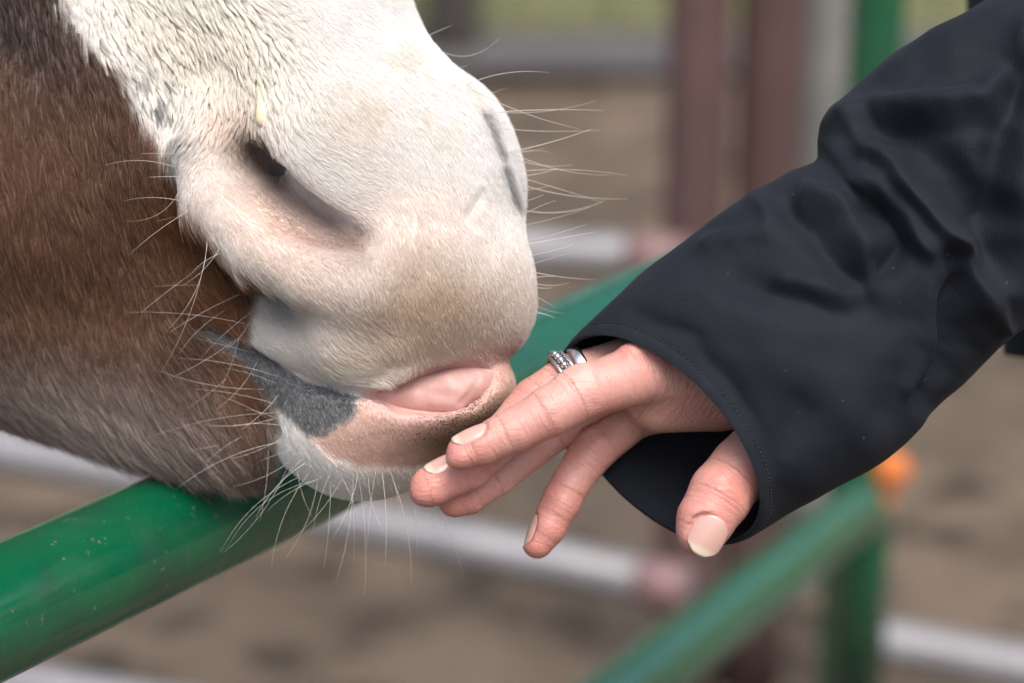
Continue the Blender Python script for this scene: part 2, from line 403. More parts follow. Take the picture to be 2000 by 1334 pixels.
M1 = f_chain([(x, y, 90 + dz, r) for x, y, dz, r in [(708, 771, 0, 8), (742, 773, 0, 25), (785, 772, 0, 39), (850, 762, 0, 52), (905, 750, 6, 50), (945, 735, 20, 30)]])
M2 = f_chain([(x, y, 40, r) for x, y, r in [(700, 770, 5), (742, 774, 23), (785, 774, 37), (850, 764, 49), (905, 750, 46), (945, 732, 26)]])
C_.append((M1, 18)); C_.append((M2, 12))
C_.append((f_chain([(x, y, z, r) for x, y, z, r in [(940, 722, 60, 12), (1010, 694, 120, 9), (1060, 670, 200, 10)]]), 16))
# wrinkles
cut([(935, 380, -2, 5), (915, 420, -2, 6), (930, 440, -2, 5)], 16)
cut([(828, 440, -3, 4), (832, 500, -3, 5), (815, 560, -3, 3)], 22)
cut([(943, 225, 0, 5), (966, 285, 2, 6), (993, 350, 0, 6), (1004, 395, 0, 5)], 26)
def horse_field(p):
    d = base_field(p)
    for fn, k in C_: d = smax(d, -fn(p), k)
    return d
HV, HF = nets(horse_field, (-1750, -1500, -120), (420, 460, 1350), 8)
HV = relax(HV, HF, 2)
HN = normals(HV, HF)
if (HN[HV[:, 2] < 200][:, 2].mean()) > 0: HF = HF[:, ::-1]; HN = -HN
HQ = toPx(HV)

BROWN = [(-3000, -3000), (0, -400), (95, -60), (165, 60), (235, 150), (285, 240), (330, 300), (352, 380), (430, 480), (505, 560), (500, 600), (455, 632), (440, 655), (500, 700), (540, 790), (520, 850), (505, 900), (560, 950), (560, 1400), (-3000, 1400)]
LIPDK = [(330, 590), (420, 628), (500, 676), (580, 730), (700, 770), (692, 812), (640, 846), (600, 848), (560, 815), (520, 765), (470, 705), (390, 655)]
LIPPK = [(700, 772), (780, 800), (860, 800), (925, 745), (960, 700), (1060, 655), (1060, 860), (900, 900), (800, 912), (700, 908), (640, 888), (610, 852), (690, 812)]
def coat(q, p3, warp=14):
    """colour, brownness and skin-ness of the coat at photo-plane points q"""
    n1 = fbm(np.c_[q / 55, p3[:, 2:3] / 90]); n2 = fbm(np.c_[q / 14 + 9, p3[:, 2:3] / 40]); w = (n1 - .5) * warp * 2.2 + (n2 - .5) * warp
    c = np.tile(np.array([0.92, 0.90, 0.875]), (len(q), 1)) * (0.97 + 0.06 * n2[:, None])
    c = mixc(c, 0.5 * np.clip(blob(q, (400, 90), (220, 150), 35), 0, 1), (0.84, 0.77, 0.62))
    c = mixc(c, 0.35 * sstep((n1 - 0.55) * -200, 20) * blob(q, (830, 150), (120, 160), 40), (0.66, 0.60, 0.46))
    c = mixc(c, 0.6 * blob(q, (520, 430), (170, 75), 32), (0.74, 0.56, 0.48))
    c = mixc(c, 0.6 * blob(q, (560, 560), (150, 70), 30), (0.78, 0.66, 0.56))
    c = mixc(c, 0.55 * blob(q, (450, 240), (60, 60)), (0.68, 0.52, 0.42))
    c = mixc(c, 0.5 * blob(q, (810, 430), (150, 100)), (0.82, 0.69, 0.64))
    c = mixc(c, 0.35 * blob(q, (690, 230), (90, 70)), (0.78, 0.68, 0.59))
    c = mixc(c, (0.66 + 0.5 * (n1 - .5)) * blob(q, (870, 605), (190, 80), -14), (0.47, 0.32, 0.19))
    c = mixc(c, 0.6 * blob(q, (800, 560), (90, 120), 20), (0.62, 0.49, 0.37))
    c = mixc(c, 0.55 * blob(q, (760, 690), (240, 45), -8), (0.62, 0.52, 0.40))
    c = mixc(c, 0.75 * blob(q, (960, 690), (110, 28), -18), (0.66, 0.45, 0.38))
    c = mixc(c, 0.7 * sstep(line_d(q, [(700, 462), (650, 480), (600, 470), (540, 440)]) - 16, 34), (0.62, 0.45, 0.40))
    c = mixc(c, 0.55 * np.exp(-(line_d(q, [(480, 300), (505, 340), (545, 390), (610, 440), (680, 468)]) / 42) ** 2), (0.44, 0.32, 0.265))  # wide soft falloff of the nostril slit's shade, painted into the coat colour
    c = mixc(c, 0.6 * sstep(line_d(q, [(492, 285), (512, 325), (556, 378), (630, 432), (690, 464)]) - (21 - 17 * np.clip((q[:, 0] - 540) / 140, 0, 1)), 32), (0.30, 0.215, 0.175))  # tapering grey-brown band: mostly shade of the long slit, painted in
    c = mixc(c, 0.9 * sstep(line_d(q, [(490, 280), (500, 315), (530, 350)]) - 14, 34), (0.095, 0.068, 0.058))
    # grey skin showing
    g = np.maximum(0.85 * sstep(line_d(q, [(940, 215), (960, 260), (974, 290)]) - 8 + w * .4, 14), 0.8 * sstep(line_d(q, [(980, 320), (998, 365), (1008, 395)]) - 10 + w * .4, 14))
    c = mixc(c, g, (0.23, 0.24, 0.25))
    c = mixc(c, 0.5 * blob(q, (548, 610), (46, 30), 30) + 0.3 * blob(q, (520, 560), (60, 26), 40), (0.30, 0.31, 0.30))
    c = mixc(c, np.clip(0.8 * blob(q, (310, 220), (52, 110), -24) * (n2 > .5), 0, 1), (0.20, 0.21, 0.22))
    bs = poly_sd(q, BROWN) + w * (1 + 1.2 * np.clip((320 - q[:, 1]) / 200, 0, 1)); br = sstep(bs, 12)
    bc = np.array([0.138, 0.074, 0.047])[None] * (0.75 + 0.6 * n1[:, None])
    bc = mixc(bc, 0.8 * blob(q, (50, 10), (230, 150), 20), (0.062, 0.046, 0.043))
    bc = mixc(bc, 0.8 * sstep(line_d(q, [(330, 400), (400, 540), (440, 620), (470, 780)]) - 40, 60), (0.28, 0.125, 0.05))
    bc = mixc(bc, 0.95 * blob(q, (170, 800), (360, 110), 12), (0.42, 0.355, 0.32))
    bc = mixc(bc, 0.8 * blob(q, (80, 590), (240, 40), 10), (0.28, 0.17, 0.115))
    bc = mixc(bc, 0.8 * blob(q, (90, 480), (300, 50), -6), (0.125, 0.066, 0.042))
    c = c * (1 - br[:, None]) + bc * br[:, None]
    pk = sstep(poly_sd(q, LIPPK) + w * .3, 10)
    pc = np.tile(np.array([0.62, 0.44, 0.375]), (len(q), 1)) * (0.93 + .14 * n2[:, None])
    pc = mixc(pc, blob(q, (900, 840), (110, 45), -25) * 0.9, (0.23, 0.18, 0.125))
    pc = mixc(pc, sstep(line_d(q, [(720, 790), (800, 818), (870, 815), (930, 775), (960, 730)]) - 6, 12) * .8, (0.60, 0.42, 0.42))
    c = c * (1 - pk[:, None]) + pc * pk[:, None]
    c = mixc(c, sstep(line_d(q, [(702, 769), (730, 786), (770, 806), (850, 824)]) - 7, 10) * .85, (0.55, 0.385, 0.36))
    c = mixc(c, sstep(line_d(q, [(712, 766), (780, 748), (850, 732), (940, 712)]) - 4, 9) * .7, (0.55, 0.38, 0.34))
    dk = sstep(poly_sd(q, LIPDK) + w * .35, 9)
    c = mixc(c, dk * (1 - .35 * np.clip((480 - q[:, 0]) / 120, 0, 1)), (0.14, 0.147, 0.158))
    mouth = blob(q, (840, 765), (105, 42), -12); md = np.minimum(M1(p3), M2(p3)); inm = (md < 3.5) & (p3[:, 2] < 300)
    c = mixc(c, sstep(md - 5, 7) * .92, (0.55, 0.33, 0.30))
    return np.clip(c, 0, 1), br, np.maximum(pk, dk), inm
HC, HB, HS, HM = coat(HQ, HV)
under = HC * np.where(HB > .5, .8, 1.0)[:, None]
# skin tint shows between wet locks of white hair
wet = np.clip(1.9 * blob(HQ, (360, 80), (260, 190), 35) - .3, 0, 1) * (1 - HB)
under = under * (1 - .75 * wet[:, None]) + np.array([0.55, 0.38, 0.25])[None] * .75 * wet[:, None]
dsp = (fbm(HV / 60 + 5, 3) - .5) * 5 + (fbm(HV / 18 + 3, 2) - .5) * 1.4
HVd = HV + HN * dsp[:, None]
m_skin = mat('horse_skin', rough=0.75, attr='Col', spec=0.3, sss=0.25, sssc=0.003)
h1 = noise_h(m_skin, 420, 4); h2 = noise_h(m_skin, 110, 3); pb = bump(m_skin, h1, 0.0005, 0.6); bump(m_skin, h2, 0.0012, 0.5, pb)
hb = toW(L(100, 420, 560)); horse_loc = np.array([hb[0], hb[1], hb[2] - 0.12])
horse = thing('horse', horse_loc, 'brown horse with white muzzle nibbling at a hand', 'horse')
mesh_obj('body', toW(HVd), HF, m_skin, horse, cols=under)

# tongue
_tc = f_chain([(706, 771, 118, 6), (760, 774, 135, 24), (815, 772, 142, 38), (880, 765, 146, 50), (926, 750, 152, 40), (950, 735, 158, 28)])
def tf(p): return _tc(p) + (fbm(p / 34 + 2, 2) - .5) * 9 + 5 * np.exp(-(line_d(toPx(p), [(935, 735), (925, 760), (900, 785)]) / 5) ** 2) + 3 * np.exp(-(line_d(toPx(p), [(800, 750), (850, 775), (890, 772)]) / 9) ** 2)
TV, TF = nets(tf, (-320, 20, 0), (30, 170, 330), 5); TV = relax(TV, TF, 2); TN = normals(TV, TF)
if TN[TV[:, 2] < 100][:, 2].mean() > 0: TF = TF[:, ::-1]
m_tongue = mat('tongue', (0.56, 0.29, 0.25), 0.45, spec=0.4, sss=0.4, sssc=0.004)
lk(m_tongue, noise_mix(m_tongue, (0.58, 0.36, 0.33), (0.46, 0.255, 0.23), 60, .35, .65, 3), BS(m_tongue).inputs['Base Color'])
bump(m_tongue, noise_h(m_tongue, 160, 4), 0.0012, 0.5)
mesh_obj('tongue', toW(TV), TF, m_tongue, horse)

# ---- fur as hair curves
DIRS = [((40, 60), (.12, 1)), ((150, 60), (.25, 1)), ((60, 350), (.22, 1)), ((200, 300), (.3, 1)), ((300, 380), (.25, 1)), ((80, 620), (.12, 1)), ((230, 560), (.1, 1)), ((380, 560), (.5, .9)),
        ((100, 820), (.35, .9)), ((300, 820), (.45, .85)), ((450, 760), (.3, .9)), ((430, 620), (.75, .6)), ((250, 90), (.5, 1)), ((400, 60), (.7, .8)), ((420, 200), (.35, .9)), ((300, 230), (.2, 1)), ((520, 120), (.35, .95)), ((560, 30), (.75, .6)),
        ((700, 60), (.85, .5)), ((800, 150), (.8, .6)), ((640, 180), (.5, .8)), ((740, 250), (.5, .7)), ((620, 300), (.9, .45)), ((700, 360), (.9, .35)), ((640, 400), (.85, .5)), ((560, 300), (.5, .8)), ((450, 230), (-.5, .7)), ((390, 300), (-.5, .85)), ((470, 330), (.6, .5)), ((380, 400), (.1, 1)), ((430, 470), (.35, .9)),
        ((520, 540), (.5, .8)), ((500, 420), (.7, .5)), ((600, 480), (.6, .55)), ((850, 350), (.3, .9)), ((950, 350), (.5, .8)), ((1000, 480), (.3, .9)), ((800, 480), (.1, 1)), ((700, 560), (.3, .9)), ((900, 600), (.15, 1)), ((820, 680), (.3, .8)), ((960, 650), (.5, .7)),
        ((560, 610), (.8, .5)), ((560, 690), (.85, .45)), ((680, 720), (.8, .4)), ((620, 800), (.6, .6)), ((560, 880), (.2, 1)), ((700, 930), (.1, 1)), ((800, 880), (.3, .8)), ((700, 860), (.4, .7)), ((950, 740), (.5, .5)), ((520, 930), (-.1, 1))]
DP = np.array([d[0] for d in DIRS], float); DD = np.array([d[1] for d in DIRS], float); DD /= np.linalg.norm(DD, axis=1, keepdims=True)
def flow(q):
    out = np.zeros_like(q)
    for i in range(0, len(q), 20000):
        x = q[i:i + 20000]; w = 1 / (((x[:, None] - DP[None]) ** 2).sum(2) + 900) ** 1.6; out[i:i + 20000] = (w[:, :, None] * DD[None]).sum(1)
    return out / np.linalg.norm(out, axis=1, keepdims=True)
tri = np.concatenate([HF[:, [0, 1, 2]], HF[:, [0, 2, 3]]]); 
ctr = HVd[tri].mean(1); cn = np.cross(HVd[tri[:, 1]] - HVd[tri[:, 0]], HVd[tri[:, 2]] - HVd[tri[:, 0]]); ar = np.linalg.norm(cn, axis=1) / 2; cn /= np.maximum(2 * ar[:, None], 1e-9)
cq = toPx(ctr)
view = ctr + np.array([0, 0, FPX]); view /= np.linalg.norm(view, axis=1, keepdims=True)
facing = -(cn * view).sum(1)
inframe = (cq[:, 0] > -160) & (cq[:, 1] > -160) & (cq[:, 0] < 1200) & (cq[:, 1] < 1150)
ok = inframe & (facing > -0.55) & (ctr[:, 2] < 1000)
NH = 390000
wgt = ar * ok * np.where(facing > 0, 1, .35)
brt = sstep(poly_sd(cq, BROWN), 10); wgt = wgt * np.where(brt > .5, .55, 1.25)
pick = rng.choice(len(tri), NH, p=wgt / wgt.sum())
u = rng.random((NH, 2)); fl = u.sum(1) > 1; u[fl] = 1 - u[fl]
T0 = HVd[tri[pick, 0]]; R = T0 + u[:, :1] * (HVd[tri[pick, 1]] - T0) + u[:, 1:] * (HVd[tri[pick, 2]] - T0)
Nn = HN[tri[pick, 0]] * (1 - u.sum(1, keepdims=True)) + HN[tri[pick, 1]] * u[:, :1] + HN[tri[pick, 2]] * u[:, 1:]; Nn /= np.linalg.norm(Nn, axis=1, keepdims=True)
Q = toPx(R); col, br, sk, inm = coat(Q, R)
dk_ = sstep(poly_sd(Q, LIPDK), 9)
keep = (~inm) & (rng.random(NH) > np.where(sk > .5, np.where(dk_ > .5, .5, .62), 0)) & ~((blob(Q, (838, 765), (112, 46), -12) > .42) & (R[:, 2] > 70))
bare = 0.75 * blob(Q, (520, 430), (110, 50), 32) + .6 * blob(Q, (780, 440), (120, 60)); keep &= rng.random(NH) > bare
R, Nn, Q, col, br, sk, dk_ = R[keep], Nn[keep], Q[keep], col[keep], br[keep], sk[keep], dk_[keep]; NH = len(R)
fd = flow(Q); ang = rng.normal(0, .11, NH) + (fbm(np.c_[Q / 40, R[:, 2:] / 60] + 31, 2) - .5) * .6
ca, sa = np.cos(ang), np.sin(ang); fd = np.stack([fd[:, 0] * ca - fd[:, 1] * sa, fd[:, 0] * sa + fd[:, 1] * ca], 1)
T = np.c_[fd, np.zeros(NH)]; T = T - (T * Nn).sum(1, keepdims=True) * Nn; T /= np.maximum(np.linalg.norm(T, axis=1, keepdims=True), 1e-3)
T += 0.0
wetq = np.clip(2.0 * blob(Q, (360, 80), (280, 190), 35) - .35, 0, 1)
ln = np.full(NH, 26.0)
ln = ln * (1 - br) + br * 62
ln = np.where(sk > .5, np.where(dk_ > .5, 10, 7), ln)
short = np.maximum(blob(Q, (540, 430), (190, 110), 32), .8 * blob(Q, (820, 450), (170, 110))); ln = ln * (1 - .45 * short * (1 - br))
ln = ln * (1 + .55 * wetq * (1 - br)) + 14 * blob(Q, (640, 960), (150, 50)) * (1 - br); ln *= rng.uniform(.65, 1.25, NH)
ln = ln + 12 * (1 - br) * np.exp(-(line_d(Q, [(545, 360), (600, 405), (660, 440)]) / 26) ** 2)
ln = ln + 60 * br * blob(Q, (200, 870), (400, 80))
lift = np.where(br > .5, .13, .12) + .10 * (sk > .5); jaw = br * blob(Q, (170, 890), (420, 90), 10); lift = lift + .28 * jaw + rng.normal(0, .05, NH) * (1 + 2 * jaw)
# clumps
nclump = 17000; ci = rng.choice(NH, nclump, replace=False); kd = KDTree(nclump)
for a, i in enumerate(ci): kd.insert(Vector(R[i]), a)
kd.balance()
near = np.array([kd.find(Vector(r))[1] for r in R]); cen = ci[near]
cst = np.clip(.07 + .85 * wetq * (1 - br) + (.22 + .4 * blob(Q, (60, 20), (230, 170))) * br, 0, .84); cst = np.where(sk > .5, .1, cst)
tip = R + T * ln[:, None] + Nn * (lift * ln)[:, None]
tipc = R[cen] + T[cen] * (ln[cen] * 1.05)[:, None] + Nn[cen] * (lift[cen] * 1.3 * ln[cen] + 2)[:, None]
tip = tip * (1 - cst[:, None]) + tipc * cst[:, None]
KP = 4; pts = np.zeros((NH, KP, 3))
for j, t in enumerate(np.linspace(0, 1, KP)):
    t2 = t ** 1.25
    pts[:, j] = R * (1 - t2) + tip * t2 + Nn * (np.sin(math.pi * t) * .13 * ln)[:, None] - Nn * (1.2 * (1 - t))
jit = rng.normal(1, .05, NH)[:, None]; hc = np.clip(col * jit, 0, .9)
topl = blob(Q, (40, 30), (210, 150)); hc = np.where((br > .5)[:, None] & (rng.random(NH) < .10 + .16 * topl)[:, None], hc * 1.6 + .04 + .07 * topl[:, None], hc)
hc = np.where(((sk > .5) & (dk_ > .5))[:, None] & (rng.random(NH) < .3)[:, None], np.array([[.40, .39, .36]]), hc)
hc = np.where(((sk > .5) & (dk_ < .5))[:, None], np.clip(hc * 1.25, 0, .8), hc)
W = toW(pts.reshape(-1, 3)) - horse_loc
hcv = bpy.data.hair_curves.new('coat'); hcv.add_curves([KP] * NH)
hcv.attributes['position'].data.foreach_set('vector', W.astype(np.float32).ravel())
ra = hcv.attributes.new('radius', 'FLOAT', 'POINT')
rad = (np.where(br > .5, .62, .46 + .12 * wetq) * S)[:, None] * np.array([1, .95, .75, .18])[None]; ra.data.foreach_set('value', rad.astype(np.float32).ravel())
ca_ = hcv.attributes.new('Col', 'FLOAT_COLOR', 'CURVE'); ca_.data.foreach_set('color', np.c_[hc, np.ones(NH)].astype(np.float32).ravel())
m_fur = mat('fur', rough=0.5, attr='Col', spec=0.25)
tl_ = nd(m_fur, 'ShaderNodeBsdfTranslucent'); mx_ = nd(m_fur, 'ShaderNodeMixShader'); mx_.inputs[0].default_value = .38
at_ = [n for n in m_fur.node_tree.nodes if n.type == 'ATTRIBUTE'][0]; lk(m_fur, at_.outputs['Color'], tl_.inputs[0])
lk(m_fur, BS(m_fur).outputs[0], mx_.inputs[1]); lk(m_fur, tl_.outputs[0], mx_.inputs[2])
lk(m_fur, mx_.outputs[0], [n for n in m_fur.node_tree.nodes if n.type == 'OUTPUT_MATERIAL'][0].inputs[0])
hcv.materials.append(m_fur); fur = link(bpy.data.objects.new('coat', hcv), horse); tag(fur, kind='stuff')

# ---- whiskers
bvh = BVHTree.FromPolygons([Vector(v) for v in HVd], [tuple(f) for f in HF.tolist()])
def hit(px, py):
    d = Vector(((px - 1000) / FPX, (py - 667) / FPX, 1)).normalized(); o = Vector((0, 0, -FPX))
    h = bvh.ray_cast(o, d)
    if h[0] is None:
        best = None
        for t in np.linspace(3900, 5600, 60):
            q = o + d * t; r = bvh.find_nearest(q)
            if best is None or r[3] < best[1]: best = (r[0], r[3])
        return np.array(best[0])
    return np.array(h[0])
m_whisk = mat('whisker', (0.60, 0.57, 0.52), 0.35, spec=0.5); BS(m_whisk).inputs['Alpha'].default_value = 1
WH = [(862,85,975,75,-26,150),(868,114,914,127,-12,120),(842,66,882,50,0,150),(905,168,1073,142,12,150),(903,165,1132,252,-10,210),(935,215,1163,197,-14,240),(935,222,1180,216,4,230),(950,248,1172,254,-6,250),
(990,298,1155,252,-4,90),(985,292,1190,342,-14,240),(1000,336,1226,343,8,160),(1012,345,1092,328,-3,120),(1018,372,1078,362,-2,80),(1020,410,1180,392,-14,190),(1015,360,1226,388,-10,260),(1010,345,1172,393,0,230),(1022,440,1152,405,-3,90),(1024,472,1145,438,-2,80),
(1026,478,1166,452,0,200),(1030,500,1120,477,-3,70),(1034,518,1104,496,0,60),(1036,530,1166,546,-4,190),(1040,552,1112,552,-6,210),(1040,575,1086,602,0,190),(1040,592,1102,612,-5,210),(935,195,992,172,2,260),(960,290,1062,290,-8,300),(1010,395,1062,380,-3,90),(1015,425,1085,392,3,90),(1030,545,1090,540,2,80),(1000,300,1080,300,6,270),(1002,310,1120,322,-8,280),(1040,560,1080,562,-2,100),(1044,610,1085,622,2,120),
(355,300,276,300,0,-10),(352,330,206,322,12,60),(356,345,290,346,0,-20),(358,355,246,432,-26,20),(362,395,240,393,8,80),(375,408,252,498,4,30),(360,420,304,433,0,60),(404,448,322,650,-26,40),(408,455,310,735,-18,60),(424,500,276,610,2,30),(432,478,352,560,-10,20),(436,492,372,535,4,10),
(470,545,426,768,-20,60),(500,560,432,690,-22,40),(480,570,330,650,4,80),(520,590,392,700,6,30),(510,640,250,610,10,90),(470,655,330,740,-6,60),(500,690,380,660,0,90),(505,700,422,800,-10,40),(540,735,350,700,8,80),(520,760,300,720,-12,140),(540,790,380,760,6,110),
(548,806,272,862,14,120),(545,815,398,830,-8,70),(556,832,450,832,5,40),(560,850,450,896,-6,60),(556,862,345,955,16,110),(570,880,505,902,2,30),(575,895,456,950,-8,80),(566,900,436,1080,-16,30),(600,925,432,1076,22,60),(524,850,508,1018,-6,60),(604,900,500,1010,12,40),(640,935,445,1068,32,70),
(622,925,556,1092,-14,110),(650,915,610,1046,6,40),(640,930,520,1000,10,110),(690,915,655,1140,-10,80),(700,930,712,1162,8,120),(672,925,560,1060,-12,100),(735,915,718,1070,3,30),(765,930,803,1140,12,140),(645,930,632,1110,-5,60),(682,930,690,1100,6,130),(745,915,752,1102,6,60),(790,925,860,1060,8,160),(815,915,905,1125,10,190),(700,920,650,1050,-8,20),(720,925,756,1050,-10,90),(760,915,780,1000,4,50),(655,915,700,1020,8,90),(580,905,610,1010,-6,90),(610,915,530,1110,16,120),(800,915,815,1080,4,150),(600,890,540,960,6,10),
(500,840,400,905,6,140),(480,850,360,880,-6,190),(470,800,330,790,6,190),(440,690,330,700,5,130),(460,720,360,800,-6,120),(430,560,300,560,3,120),(450,600,350,690,8,90),(545,770,470,840,-5,50),(540,750,440,720,5,60),(530,820,420,770,4,90),(560,830,480,800,6,40)]
for i, (x0, y0, x1, y1, bd, dzt) in enumerate(WH):
    p0 = hit(x0, y0); zt = p0[2] * .45 + dzt * .75 + random.uniform(-30, 30); p1 = L(x1, y1, zt)
    dirx = p1[:2] - p0[:2]; pr = np.array([-dirx[1], dirx[0], 0]); pr /= max(np.linalg.norm(pr), 1e-6)
    r0 = 0
    n = 12; P = [p0 + (p1 - p0) * t + pr * bd * 4 * t * (1 - t) * (1 if x1 > x0 else -1) * -1 + np.array([0, 0, -25]) * t * (1 - t) for t in np.linspace(-.03, 1, n)]
    r0 = (.72 if x1 > x0 and y0 < 700 else .42) * random.uniform(.7, 1.25)
    V, F = tube(toW(np.array(P)), np.array([r0 * (1 - .72 * (k / (n - 1)) ** 1.5) for k in range(n)]) * S, 5)
    mesh_obj('whisker', V, F, m_whisk, horse)
# dirt specks on the bare skin
def specks(name, n, area, m, rmin, rmax):
    V = []; F = []; k = 0
    for x, y in area(n):
        p = hit(x, y); rr = random.uniform(rmin, rmax) * random.uniform(.6, 1)
        o = [p + np.array(d) * rr * random.uniform(.6, 1.3) for d in [(1, 0, 0), (-1, 0, 0), (0, 1, 0), (0, -1, 0), (0, 0, .7), (0, 0, -.9)]]
        V += o; F += [(k + a, k + b, k + c) for a, b, c in [(0, 2, 5), (2, 1, 5), (1, 3, 5), (3, 0, 5), (2, 0, 4), (1, 2, 4), (3, 1, 4), (0, 3, 4)]]; k += 6
    tag(mesh_obj(name, toW(np.array(V)), F, m, horse), kind='stuff')
def gauss(cx, cy, sx, sy, rot, n):
    a = math.radians(rot)
    for _ in range(n):
        u, v = random.gauss(0, sx), random.gauss(0, sy); yield cx + u * math.cos(a) - v * math.sin(a), cy + u * math.sin(a) + v * math.cos(a)
m_speck = mat('dark_grit', (0.055, 0.04, 0.03), 0.9); m_speck2 = mat('tan_grit', (0.22, 0.16, 0.08), 0.9)
specks('dirt_specks', 190, lambda n: list(gauss(520, 395, 34, 10, 35, n // 2)) + list(gauss(635, 470, 48, 14, 15, n // 2)), m_speck, .7, 1.9)
specks('dirt_clots', 14, lambda n: list(gauss(655, 478, 22, 8, 10, n)), m_speck, 2.0, 4.0)
specks('lip_grit', 520, lambda n: list(gauss(885, 826, 46, 13, -22, n // 2)) + list(gauss(930, 800, 26, 22, -50, n // 2)), m_speck, .9, 2.6)
specks('lip_sand', 420, lambda n: list(gauss(880, 824, 55, 16, -22, n)), m_speck2, .9, 2.4)
specks('lip_dust', 60, lambda n: list(gauss(640, 800, 60, 40, 0, n)), m_speck2, .6, 1.5)
# pale drop with its trail
drp = [(498, 70, 2), (500, 100, 2.5), (503, 135, 3), (506, 170, 4), (510, 195, 8), (513, 220, 13), (513, 236, 12.5), (512, 246, 6)]
P3 = []; 
for x, y, r in drp: P3.append(hit(x, y) + np.array([0, 0, -5 - r * .25]))
m_drop = mat('pale_liquid', (0.70, 0.64, 0.44), 0.12, spec=0.6, sss=0.5, sssr=(1, .9, .6), sssc=0.002)
Pd = catmull(np.array(P3), 30); rd = catmull(np.array([[r, 0] for _, _, r in drp]), 30)[:, 0]
V, F = tube(Pd, np.maximum(rd, .5), 14); V = np.array(V); cc = np.repeat(Pd, 14, 0); V[:, 2] = cc[:, 2] + (V[:, 2] - cc[:, 2]) * .55
tag(mesh_obj('milky_drop', toW(V), F, m_drop), 'pale creamy drop running down the white fur above the nostril', 'drop')

# ================================================================= PERSON
FING = {
 'index': [(1400, 745, 120, 62), (1262, 726, 45, 61), (1150, 764, 0, 52), (1075, 803, -20, 50), (1010, 838, -30, 43), (940, 869, -38, 40), (906, 881, -40, 33)],
 'middle': [(1380, 720, 190, 60), (1215, 715, 140, 55), (1110, 735, 130, 44), (1045, 782, 112, 46), (985, 850, 80, 43), (915, 915, 42, 44), (852, 944, 30, 40), (838, 948, 28, 37)],
 'ring': [(1380, 760, 250, 55), (1215, 780, 220, 50), (1100, 832, 190, 40), (1040, 875, 165, 40), (975, 930, 130, 37), (915, 968, 108, 38), (888, 978, 100, 34)],
 'little': [(1360, 780, 260, 50), (1240, 812, 210, 46), (1163, 872, 175, 48), (1120, 935, 160, 40), (1098, 975, 150, 40), (1070, 1030, 140, 37), (1050, 1060, 138, 32)],
 'thumb': [(1640, 760, 120, 80), (1560, 820, 110, 76), (1450, 915, 30, 64), (1408, 962, 0, 62), (1378, 1016, -18, 57), (1370, 1036, -22, 50)]}
palm = f_chain([(1290, 770, 130, 78), (1400, 760, 170, 85), (1540, 740, 190, 90), (1700, 640, 230, 85), (1850, 520, 280, 95)])
NAILS = []
def nail_frame(tip, back, face):
    """tip/back: L points on the finger axis near the nail end and root; face: direction the nail faces"""
    a = tip - back; a /= np.linalg.norm(a); n = np.array(face, float); n -= (n @ a) * a; n /= np.linalg.norm(n); s = np.cross(a, n); return a, n, s
ND = [('index', (896, 876, -42), (952, 850, -40), (-.35, -.85, -.52), 27, 36, 31),
      ('middle', (838, 934, 24), (900, 905, 36), (-.42, -.8, -.62), 29, 37, 34),
      ('little', (1046, 1062, 136), (1062, 1020, 140), (-.95, -.1, -.12), 23, 32, 27),
      ('thumb', (1364, 1064, -18), (1390, 1016, -20), (.10, -.02, -1), 40, 41, 50)]
gro = []
for nm, tp, bk, fc, hw, hl, R_ in ND:
    tp, bk = L(*tp), L(*bk); a, n, s = nail_frame(tp, bk, fc); mid = (tp + bk) / 2
    if nm == 'thumb': off = 51
    elif nm == 'index': off = 25
    elif nm == 'middle': off = 26
    else: off = 22
    NAILS.append((nm, mid + n * off, a, n, s, hw, hl, R_)); gro.append((mid + n * off, a, n, s, hw + 2.0, hl + 1.5, R_))
def hand_field(p):
    d = palm(p)
    d = smin(d, f_h['index'](p), 30); m = f_h['middle'](p); r = f_h['ring'](p); l = f_h['little'](p)
    far = np.clip((p[:, 0] - 170) / 120, 0, 1)    # fingers merge only near the knuckles
    def mg(d, e): return smin(d, e, 34) * far + (1 - far) * np.minimum(d, np.maximum(e, -d * 0 + e))
    d = mg(d, m); d = mg(d, r); d = mg(d, l); d = smin(d, f_h['thumb'](p), 40)
    for x in bumps: d = smin(d, x(p), 16)
    for fn, k in hcuts: d = smax(d, -fn(p), k)
    for c0_, a, n, s, hw, hl, R_ in gro:
        q = p - c0_; A_ = (q @ a) / hl; N_ = (q @ n); S_ = (q @ s) / hw
        e = (np.sqrt((np.abs(A_) ** 3 + np.abs(S_) ** 3 + 1e-9) ** (2 / 3)) - 1) * min(hw, hl); th_ = np.clip((q @ s) / R_, -1.3, 1.3); bed = (np.cos(th_) - 1) * R_ - 3 * A_ ** 2 - .5
        e = np.maximum(np.maximum(e, bed - N_), N_ - 34)
        d = smax(d, -e, 5)
    return d
f_h = {k: f_chain(v) for k, v in FING.items()}
bumps = [f_ell((1243, 690, 20), (34, 24, 34)), f_ell((1120, 738, -14), (46, 22, 30), -28), f_ell((1015, 798, 98), (26, 20, 26)),
         f_ell((905, 893, -44), (34, 20, 32), -20), f_ell((840, 962, 24), (38, 26, 34), -15), f_ell((1098, 985, 138), (30, 30, 34)), f_ell((1425, 985, -10), (36, 36, 40))]
hcuts = [(f_chain([(1158, 790, -52, 2.5), (1168, 800, -50, 3), (1176, 822, -38, 4), (1172, 838, -20, 5)]), 10),
         (f_chain([(1056, 838, -70, 1.5), (1062, 862, -62, 2.5), (1058, 880, -44, 4)]), 10),
         (f_chain([(1412, 925, -60, 2), (1436, 942, -58, 3), (1460, 962, -48, 3)]), 10), (f_chain([(1402, 945, -66, 1.5), (1430, 965, -66, 2), (1452, 985, -54, 2)]), 8)]
